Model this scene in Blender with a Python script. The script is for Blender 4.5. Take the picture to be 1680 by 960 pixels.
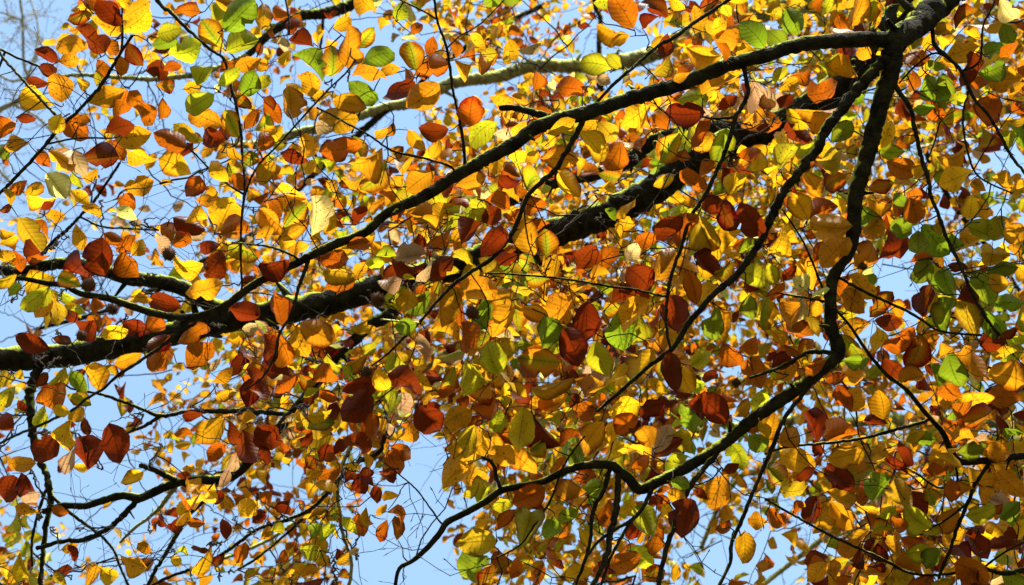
import bpy, math, random
import numpy as np
from mathutils import noise as mnoise
from mathutils import Vector, Matrix

random.seed(7); rng = np.random.default_rng(7)
for o in list(bpy.data.objects): bpy.data.objects.remove(o)
scene = bpy.context.scene

# ------------------------------------------------------------------ camera
ELEV = math.radians(56)
CAM = Vector((0, 0, 1.6))
FW = Vector((0, math.cos(ELEV), math.sin(ELEV)))
UP = Vector((0, -math.sin(ELEV), math.cos(ELEV)))
RT = Vector((1, 0, 0))
F = 2308.0                                   # focal length in photo pixels (1680 wide)
cd = bpy.data.cameras.new('camera'); cam = bpy.data.objects.new('camera', cd)
scene.collection.objects.link(cam); scene.camera = cam
cd.sensor_width = 36; cd.lens = 36 * F / 1680; cd.clip_end = 2000; cd.clip_start = 0.05
cam.location = CAM
cam.rotation_euler = (math.pi / 2 + ELEV, 0, 0)
cd.dof.use_dof = True; cd.dof.focus_distance = 3.5; cd.dof.aperture_fstop = 5.0

# ------------------------------------------------------------------ sky, sun, exposure
SUN = (RT * 0.22 + UP * 0.82 + FW * 0.48).normalized()
s_el = math.asin(SUN.z); s_az = math.atan2(SUN.x, SUN.y)
w = bpy.data.worlds.new('World'); scene.world = w; w.use_nodes = True
nt = w.node_tree; bg = nt.nodes['Background']
sky = nt.nodes.new('ShaderNodeTexSky'); sky.sky_type = 'NISHITA'; sky.sun_disc = False
sky.sun_elevation = s_el; sky.sun_rotation = s_az
sky.air_density = 2.2; sky.dust_density = 0.4; sky.ozone_density = 3.0
nt.links.new(sky.outputs[0], bg.inputs[0]); bg.inputs[1].default_value = 0.088
sl = bpy.data.lights.new('sun', 'SUN'); sl.energy = 5.0; sl.angle = math.radians(0.53); sl.color = (1, 0.94, 0.84)
so = bpy.data.objects.new('sun', sl); scene.collection.objects.link(so)
so.rotation_euler = SUN.to_track_quat('Z', 'Y').to_euler(); so.location = (0, 0, 30)
vs = scene.view_settings; vs.view_transform = 'Standard'; vs.look = 'None'; vs.gamma = 1; vs.exposure = 1.65
vs.use_curve_mapping = False
scene.render.engine = 'CYCLES'
cy = scene.cycles
cy.max_bounces = 8; cy.diffuse_bounces = 5; cy.transmission_bounces = 6; cy.transparent_max_bounces = 8

# ------------------------------------------------------------------ helpers
def at(px, py, d):
    "photo pixel at depth d metres -> world point"
    return CAM + FW * d + RT * ((px - 840) / F * d) + UP * ((480 - py) / F * d)
def link(o): scene.collection.objects.link(o); return o
def tag(o, label=None, cat=None, group=None, kind=None):
    for k, v in (('label', label), ('category', cat), ('group', group), ('kind', kind)):
        if v: o[k] = v
    return o
def mesh_tris(name, V, T, smooth=True, point_attrs=None):
    V = np.asarray(V, np.float32); T = np.asarray(T, np.int32)
    me = bpy.data.meshes.new(name)
    me.vertices.add(len(V)); me.vertices.foreach_set('co', V.ravel())
    me.loops.add(T.size); me.loops.foreach_set('vertex_index', T.ravel())
    me.polygons.add(len(T)); me.polygons.foreach_set('loop_start', np.arange(0, T.size, 3, dtype=np.int32))
    if point_attrs:
        for k, (typ, prop, arr) in point_attrs.items():
            a = me.attributes.new(k, typ, 'POINT'); a.data.foreach_set(prop, np.asarray(arr, np.float32).ravel())
    me.update(calc_edges=True); me.validate()
    if smooth: me.polygons.foreach_set('use_smooth', np.ones(len(me.polygons), bool))
    return me

# ------------------------------------------------------------------ materials
def node_mat(name):
    m = bpy.data.materials.new(name); m.use_nodes = True
    n = m.node_tree; n.nodes.clear()
    return m, n, (lambda t: n.nodes.new('ShaderNode' + t)), n.links.new
def leaf_material(name, per_object):
    m, n, N, L = node_mat(name)
    out = N('OutputMaterial')
    if per_object:
        src = N('ObjectInfo'); col = src.outputs['Color']; rnd = src.outputs['Alpha']
    else:
        src = N('Attribute'); src.attribute_name = 'tint'; col = src.outputs['Color']; rnd = src.outputs['Alpha']
    uv = N('Attribute'); uv.attribute_name = 'luv'
    sp = N('SeparateXYZ'); L(uv.outputs['Vector'], sp.inputs[0])
    def M(op, a, b=None, c=None):
        k = N('Math'); k.operation = op
        for i, v in enumerate((a, b, c)):
            if v is None: continue
            if isinstance(v, (int, float)): k.inputs[i].default_value = v
            else: L(v, k.inputs[i])
        return k.outputs[0]
    u, v = sp.outputs[0], sp.outputs[1]           # u -1..1 across, v 0..1 along
    au = M('ABSOLUTE', u)
    ph = M('MULTIPLY', M('SUBTRACT', v, M('MULTIPLY', au, 0.20)), 8.0)
    fr = M('ABSOLUTE', M('SUBTRACT', M('FRACT', ph), 0.5))          # 0 on a side vein
    side = M('SUBTRACT', 1.0, M('SMOOTH_MIN', M('MULTIPLY', fr, 9.0), 1.0, 0.1))
    mid = M('SUBTRACT', 1.0, M('MINIMUM', M('MULTIPLY', au, 16.0), 1.0))
    vein = M('MINIMUM', M('ADD', M('MULTIPLY', side, 0.55), mid), 1.0)
    geo = N('NewGeometry')
    nz = N('TexNoise'); nz.inputs['Scale'].default_value = 22; nz.inputs['Detail'].default_value = 3; L(geo.outputs['Position'], nz.inputs['Vector'])
    nf = N('TexNoise'); nf.inputs['Scale'].default_value = 170; nf.inputs['Detail'].default_value = 2; L(geo.outputs['Position'], nf.inputs['Vector'])
    # uneven turning of the leaf: browner towards rim / tip on some leaves
    rim = M('ADD', M('MULTIPLY', M('POWER', au, 3.0), 0.55), M('MULTIPLY', M('POWER', v, 3.0), 0.35))
    e = M('SUBTRACT', M('ADD', rim, nz.outputs['Fac']), M('ADD', 0.56, M('MULTIPLY', rnd, 0.62)))
    e = M('MINIMUM', M('MAXIMUM', M('MULTIPLY', e, 3.0), 0.0), 1.0)
    # some yellow leaves keep green along the midrib
    sc_ = N('SeparateColor'); L(col, sc_.inputs[0])
    gr = M('MULTIPLY', M('MINIMUM', M('MULTIPLY', sc_.outputs[1], 3.5), 1.0), M('LESS_THAN', rnd, 0.10))
    gr = M('MULTIPLY', gr, M('MINIMUM', M('MAXIMUM', M('MULTIPLY', M('SUBTRACT', M('ADD', M('SUBTRACT', 1.0, au), nz.outputs['Fac']), 0.95), 2.2), 0.0), 0.85))
    gm = N('MixRGB'); L(gr, gm.inputs[0]); L(col, gm.inputs[1]); gm.inputs[2].default_value = (0.24, 0.32, 0.015, 1); col = gm.outputs[0]
    hsv = N('HueSaturation'); L(col, hsv.inputs['Color']); hsv.inputs['Value'].default_value = 0.42; hsv.inputs['Hue'].default_value = 0.472
    mx = N('MixRGB'); L(e, mx.inputs[0]); L(col, mx.inputs[1]); L(hsv.outputs[0], mx.inputs[2])
    # brown specks on some leaves
    spk = M('MULTIPLY', M('GREATER_THAN', nf.outputs['Fac'], 0.655), M('GREATER_THAN', rnd, 0.5))
    mx2 = N('MixRGB'); L(M('MULTIPLY', spk, 0.75), mx2.inputs[0]); L(mx.outputs[0], mx2.inputs[1]); mx2.inputs[2].default_value = (0.06, 0.02, 0.006, 1)
    # mottle
    mo = N('MapRange'); L(nz.outputs['Fac'], mo.inputs[0]); mo.inputs[1].default_value = 0.3; mo.inputs[2].default_value = 0.7; mo.inputs[3].default_value = 0.78; mo.inputs[4].default_value = 1.15
    mul = N('VectorMath'); mul.operation = 'SCALE'; L(mx2.outputs[0], mul.inputs[0]); L(mo.outputs[0], mul.inputs['Scale'])
    # veins pass less light than the blade
    vd = M('SUBTRACT', 1.0, M('MULTIPLY', vein, 0.62))
    tr = N('VectorMath'); tr.operation = 'SCALE'; L(mul.outputs[0], tr.inputs[0]); L(vd, tr.inputs['Scale'])
    gam = N('Gamma'); L(tr.outputs[0], gam.inputs[0]); gam.inputs[1].default_value = 1.12
    bump = N('Bump'); bump.inputs['Strength'].default_value = 0.26; bump.inputs['Distance'].default_value = 0.0022
    L(M('ADD', M('MULTIPLY', fr, 1.2), M('MULTIPLY', nf.outputs['Fac'], 0.5)), bump.inputs['Height'])
    dk = N('VectorMath'); dk.operation = 'SCALE'; L(mul.outputs[0], dk.inputs[0]); dk.inputs['Scale'].default_value = 0.64   # the blade reflects less than it lets through
    p = N('BsdfPrincipled'); L(dk.outputs[0], p.inputs['Base Color']); p.inputs['Roughness'].default_value = 0.45
    p.inputs['Specular IOR Level'].default_value = 0.2; L(bump.outputs[0], p.inputs['Normal'])
    t = N('BsdfTranslucent'); L(gam.outputs[0], t.inputs['Color']); L(bump.outputs[0], t.inputs['Normal'])
    ms = N('MixShader'); ms.inputs[0].default_value = 0.64; L(p.outputs[0], ms.inputs[1]); L(t.outputs[0], ms.inputs[2])
    L(ms.outputs[0], out.inputs[0])
    return m
def bark_material(name, base, alt, moss_lit, moss_lit_amt):
    m, n, N, L = node_mat(name)
    out = N('OutputMaterial'); p = N('BsdfPrincipled'); L(p.outputs[0], out.inputs[0])
    geo = N('NewGeometry')
    a = N('TexNoise'); a.inputs['Scale'].default_value = 35; a.inputs['Detail'].default_value = 6; L(geo.outputs['Position'], a.inputs['Vector'])
    b = N('TexNoise'); b.inputs['Scale'].default_value = 9; b.inputs['Detail'].default_value = 5; L(geo.outputs['Position'], b.inputs['Vector'])
    f = N('TexNoise'); f.inputs['Scale'].default_value = 160; f.inputs['Detail'].default_value = 4; L(geo.outputs['Position'], f.inputs['Vector'])
    r = N('ValToRGB'); r.color_ramp.elements[0].position = 0.35; r.color_ramp.elements[1].position = 0.68
    r.color_ramp.elements[0].color = (*base, 1); r.color_ramp.elements[1].color = (*alt, 1); L(a.outputs['Fac'], r.inputs[0])
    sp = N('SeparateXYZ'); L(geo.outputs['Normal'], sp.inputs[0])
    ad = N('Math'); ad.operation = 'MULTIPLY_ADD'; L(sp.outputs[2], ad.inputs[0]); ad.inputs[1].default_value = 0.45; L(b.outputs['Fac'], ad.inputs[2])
    mr = N('MapRange'); L(ad.outputs[0], mr.inputs[0]); mr.inputs[1].default_value = 0.72 - moss_lit_amt; mr.inputs[2].default_value = 0.86 - moss_lit_amt  # mossy tops double as painted sunlit rims; undersides stay nearly black
    mm = N('MixRGB'); mm.blend_type = 'MULTIPLY'; mm.inputs[0].default_value = 0.8; mm.inputs[1].default_value = (*moss_lit, 1); L(f.outputs['Fac'], mm.inputs[2])
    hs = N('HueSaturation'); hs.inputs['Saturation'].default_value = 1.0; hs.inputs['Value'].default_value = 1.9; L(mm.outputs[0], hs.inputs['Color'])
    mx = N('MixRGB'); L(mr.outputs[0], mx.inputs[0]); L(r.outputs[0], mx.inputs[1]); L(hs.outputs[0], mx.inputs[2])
    L(mx.outputs[0], p.inputs['Base Color']); p.inputs['Roughness'].default_value = 0.9; p.inputs['Specular IOR Level'].default_value = 0.06
    bu = N('Bump'); bu.inputs['Strength'].default_value = 1.0; bu.inputs['Distance'].default_value = 0.009
    sm = N('Math'); sm.operation = 'ADD'; L(a.outputs['Fac'], sm.inputs[0]); L(f.outputs['Fac'], sm.inputs[1]); L(sm.outputs[0], bu.inputs['Height']); L(bu.outputs[0], p.inputs['Normal'])
    return m
M_LEAF = leaf_material('autumn_leaf', True)
M_FOL = leaf_material('autumn_foliage', False)
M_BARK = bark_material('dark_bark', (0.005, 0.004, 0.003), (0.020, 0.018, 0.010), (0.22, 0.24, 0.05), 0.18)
M_MOSS_LIT = bark_material('mossy_lit_bark', (0.005, 0.004, 0.0025), (0.020, 0.019, 0.009), (0.25, 0.29, 0.035), 0.27)  # mossy green, brightened on upper faces to paint in the sunlit edge
M_PALE_LIT = bark_material('pale_sunlit_bark', (0.09, 0.088, 0.04), (0.24, 0.24, 0.11), (0.50, 0.54, 0.14), 0.36)  # direct sun painted into the colour: bright yellow-green tops, darker below
M_TWIG = bark_material('twig_bark', (0.014, 0.010, 0.007), (0.04, 0.028, 0.02), (0.06, 0.06, 0.02), -0.1)
M_GREYTWIG = bark_material('grey_twig_bark', (0.22, 0.20, 0.14), (0.34, 0.32, 0.24), (0.2, 0.24, 0.1), 0.0)

PAL = {'Y': (0.68, 0.36, 0.011), 'O': (0.55, 0.250, 0.009), 'B': (0.38, 0.102, 0.004), 'R': (0.175, 0.027, 0.003),
       'G': (0.19, 0.24, 0.012), 'L': (0.40, 0.37, 0.014), 'P': (0.46, 0.29, 0.12), 'M': (0.42, 0.275, 0.012), 'W': (0.60, 0.50, 0.14)}
def tint(code):
    c = PAL[code]; k = random.uniform(0.82, 1.16); h = random.uniform(0.88, 1.14)
    return (c[0] * k, c[1] * k * h, c[2] * k, random.random())

# ------------------------------------------------------------------ leaf shapes
def leaf_template(rows, cols, ratio, fold, curl, wave, seed, twist=0.0):
    """unit-length beech leaf along +Y, blade in XY, upper face +Z; returns verts, tris, luv"""
    r = random.Random(seed)
    V, UVs, ring = [], [], []
    p1, p2 = r.uniform(0, 6), r.uniform(0, 6); ex = r.uniform(0.85, 1.15); fu = r.uniform(0.55, 0.7); pinch = r.uniform(0, 0.3); bend = r.uniform(-.22, .22)
    torn = {(r.randrange(3, rows), r.choice((-1, 1))): r.uniform(0.45, 0.8) for _ in range(r.choice((0, 0, 1, 2)))} if rows > 6 else {}
    vsr = [(i / rows) for i in range(rows + 1)]
    for i, v in enumerate(vsr):
        if i in (0, rows):
            xs = [0.0]
        else:
            xs = [-1 + 2 * j / cols for j in range(cols + 1)]
        hw = 0.5 * ratio * (math.sin(math.pi * v ** ex) ** fu if 0 < v < 1 else 0)
        if v > 0.8: hw *= 1 - pinch * ((v - 0.8) / 0.2) ** 2
        row = []
        for s in xs:
            a = abs(s)
            k = 1 + (0.06 * math.sin(9 * v + p1 + (2 if s > 0 else 0)) + r.uniform(-.05, .05)) * a
            x = s * hw * k * (torn.get((i, 1 if s > 0 else -1), 1) if a > .9 else 1)
            z = fold * a ** 1.3 * hw * 2 + wave * a * a * math.sin(v * 7.5 + p2 + (1.9 if s > 0 else 0)) * 0.09
            z += curl * ((v - 0.35) ** 2) * (-0.55) + twist * s * (v - 0.4) * 0.25
            y = v - abs(curl) * 0.10 * v * v
            row.append(len(V)); V.append((x + bend * (v - .4) ** 2 * 1.6, y, z)); UVs.append((s, v, 0))
        ring.append(row)
    T = []
    for i in range(rows):
        a, b = ring[i], ring[i + 1]
        if len(a) == 1:
            for j in range(len(b) - 1): T.append((a[0], b[j + 1], b[j]))
        elif len(b) == 1:
            for j in range(len(a) - 1): T.append((a[j], a[j + 1], b[0]))
        else:
            for j in range(len(a) - 1):
                T.append((a[j], a[j + 1], b[j + 1])); T.append((a[j], b[j + 1], b[j]))
    if rows <= 6:                                         # leaf stalk
        k = len(V); V += [(-.013, -.15, 0), (.013, -.15, 0), (0, .03, V[0][2])]; UVs += [(0, 0, 0)] * 3; T.append((k, k + 1, k + 2))
    return np.array(V), np.array(T), np.array(UVs)
LEAF_MESH = []
for k in range(32):
    ratio = 0.50 + 0.035 * (k % 8)
    f = random.choice((-0.35, -0.15, 0.05, 0.2, 0.35, 0.55, 0.75)); c = random.choice((-1.4, -0.6, 0.2, 0.7, 1.2, 2.0))
    V, T, U = leaf_template(9, 4, ratio, f, c, random.uniform(0.4, 1.9), k, random.uniform(-1.6, 1.6))
    me = mesh_tris('leaf', V, T, True, {'luv': ('FLOAT_VECTOR', 'vector', U)})
    me.materials.append(M_LEAF); LEAF_MESH.append((me, ratio))
SMALL = [leaf_template(5, 2, 0.48 + 0.045 * (k % 6), random.choice((-0.3, 0.1, 0.3, 0.5, 0.8)), random.choice((-1.3, -.4, 0.3, 0.9, 1.5, 2.2)), random.uniform(0.4, 1.4), 50 + k, random.uniform(-1.8, 1.8)) for k in range(26)]

class Foliage:
    "collects many leaves for one joined mesh"
    def __init__(s): s.items = []
    def add(s, base, axis, normal, length, code): s.items.append((base, axis, normal, length, tint(code), random.randrange(26)))
    def build(s, name):
        Vs, Ts, Us, Cs = [], [], [], []; off = 0
        for base, ax, nn, ln, col, k in s.items:
            V, T, U = SMALL[k]
            ax = ax.normalized(); x = ax.cross(nn).normalized(); z = x.cross(ax)
            R = np.array([x, ax, z]) * ln
            Vs.append(V @ R + np.array(base)); Ts.append(T + off); Us.append(U); Cs.append(np.tile(col, (len(V), 1))); off += len(V)
        me = mesh_tris(name, np.concatenate(Vs), np.concatenate(Ts), True, {'luv': ('FLOAT_VECTOR', 'vector', np.concatenate(Us)), 'tint': ('FLOAT_COLOR', 'color', np.concatenate(Cs))})
        me.materials.append(M_FOL)
        return tag(link(bpy.data.objects.new(name, me)), kind='stuff')

# ------------------------------------------------------------------ tubes
def resample(P, R, step):
    "Catmull-Rom through the points"
    P = [np.array(p) for p in P]; n = len(P); op, orr = [], []
    for i in range(n - 1):
        p0 = P[max(i - 1, 0)]; p1 = P[i]; p2 = P[i + 1]; p3 = P[min(i + 2, n - 1)]
        k = max(1, int(np.linalg.norm(p2 - p1) / step))
        for j in range(k):
            t = j / k
            op.append(0.5 * ((2 * p1) + (p2 - p0) * t + (2 * p0 - 5 * p1 + 4 * p2 - p3) * t * t + (3 * p1 - p0 - 3 * p2 + p3) * t ** 3))
            orr.append(R[i] * (1 - t) + R[i + 1] * t)
    op.append(P[-1]); orr.append(R[-1])
    return np.array(op), np.array(orr)
class Tubes:
    def __init__(s): s.V, s.T, s.n = [], [], 0
    def add(s, P, R, sides=6, rough=0.0, cap=True):
        P = np.asarray(P, float); R = np.asarray(R, float); n = len(P)
        t = np.gradient(P, axis=0); t /= (np.linalg.norm(t, axis=1)[:, None] + 1e-9)
        a = np.cross(t[0], (0.3, 0.2, 0.93)); a /= np.linalg.norm(a) + 1e-9
        ang = np.arange(sides) * 2 * math.pi / sides
        ph = rng.uniform(0, 6.28, 6)
        rings = []
        for i in range(n):
            a = a - t[i] * a.dot(t[i]); a /= np.linalg.norm(a) + 1e-9
            b = np.cross(t[i], a)
            r = R[i] * np.ones(sides)
            if rough and R[i] > 0.009:
                ring = P[i] + (np.cos(ang) * R[i])[:, None] * a + (np.sin(ang) * R[i])[:, None] * b
                g = 0.35 / R[i]
                r = r * np.array([1 + 0.16 * mnoise.noise(Vector(q) * g) + 0.10 * mnoise.noise(Vector(q) * g * 3.1) + 0.07 * mnoise.noise(Vector(q) * g * 8) for q in ring])
            elif rough:
                q = i * 0.9
                r = r * (1 + rough * (0.6 * np.sin(2 * ang + ph[0] + q * 0.31) + 0.5 * np.sin(3 * ang + ph[1] - q * 0.53) + 0.25 * np.sin(q * 0.23 + ph[2]) + rng.uniform(-0.7, 0.7, sides)))
            rings.append(P[i] + (np.cos(ang) * r)[:, None] * a + (np.sin(ang) * r)[:, None] * b)
        V = np.concatenate(rings); o = s.n
        i, j = np.meshgrid(np.arange(n - 1), np.arange(sides), indexing='ij'); j2 = (j + 1) % sides
        A, B, C, D = (i * sides + j).ravel(), (i * sides + j2).ravel(), ((i + 1) * sides + j2).ravel(), ((i + 1) * sides + j).ravel()
        T = np.concatenate([np.stack([A, B, C], 1), np.stack([A, C, D], 1)])
        if cap:
            V = np.concatenate([V, [P[0] - t[0] * R[0] * .3], [P[-1] + t[-1] * R[-1] * .6]])
            jj = np.arange(sides); T = np.concatenate([T, np.stack([np.full(sides, n * sides), (jj + 1) % sides, jj], 1),
                np.stack([np.full(sides, n * sides + 1), (n - 1) * sides + jj, (n - 1) * sides + (jj + 1) % sides], 1)])
        s.V.append(V); s.T.append(T + o); s.n += len(V)
    def build(s, name, mat):
        me = mesh_tris(name, np.concatenate(s.V), np.concatenate(s.T)); me.materials.append(mat)
        return link(bpy.data.objects.new(name, me))

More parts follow.
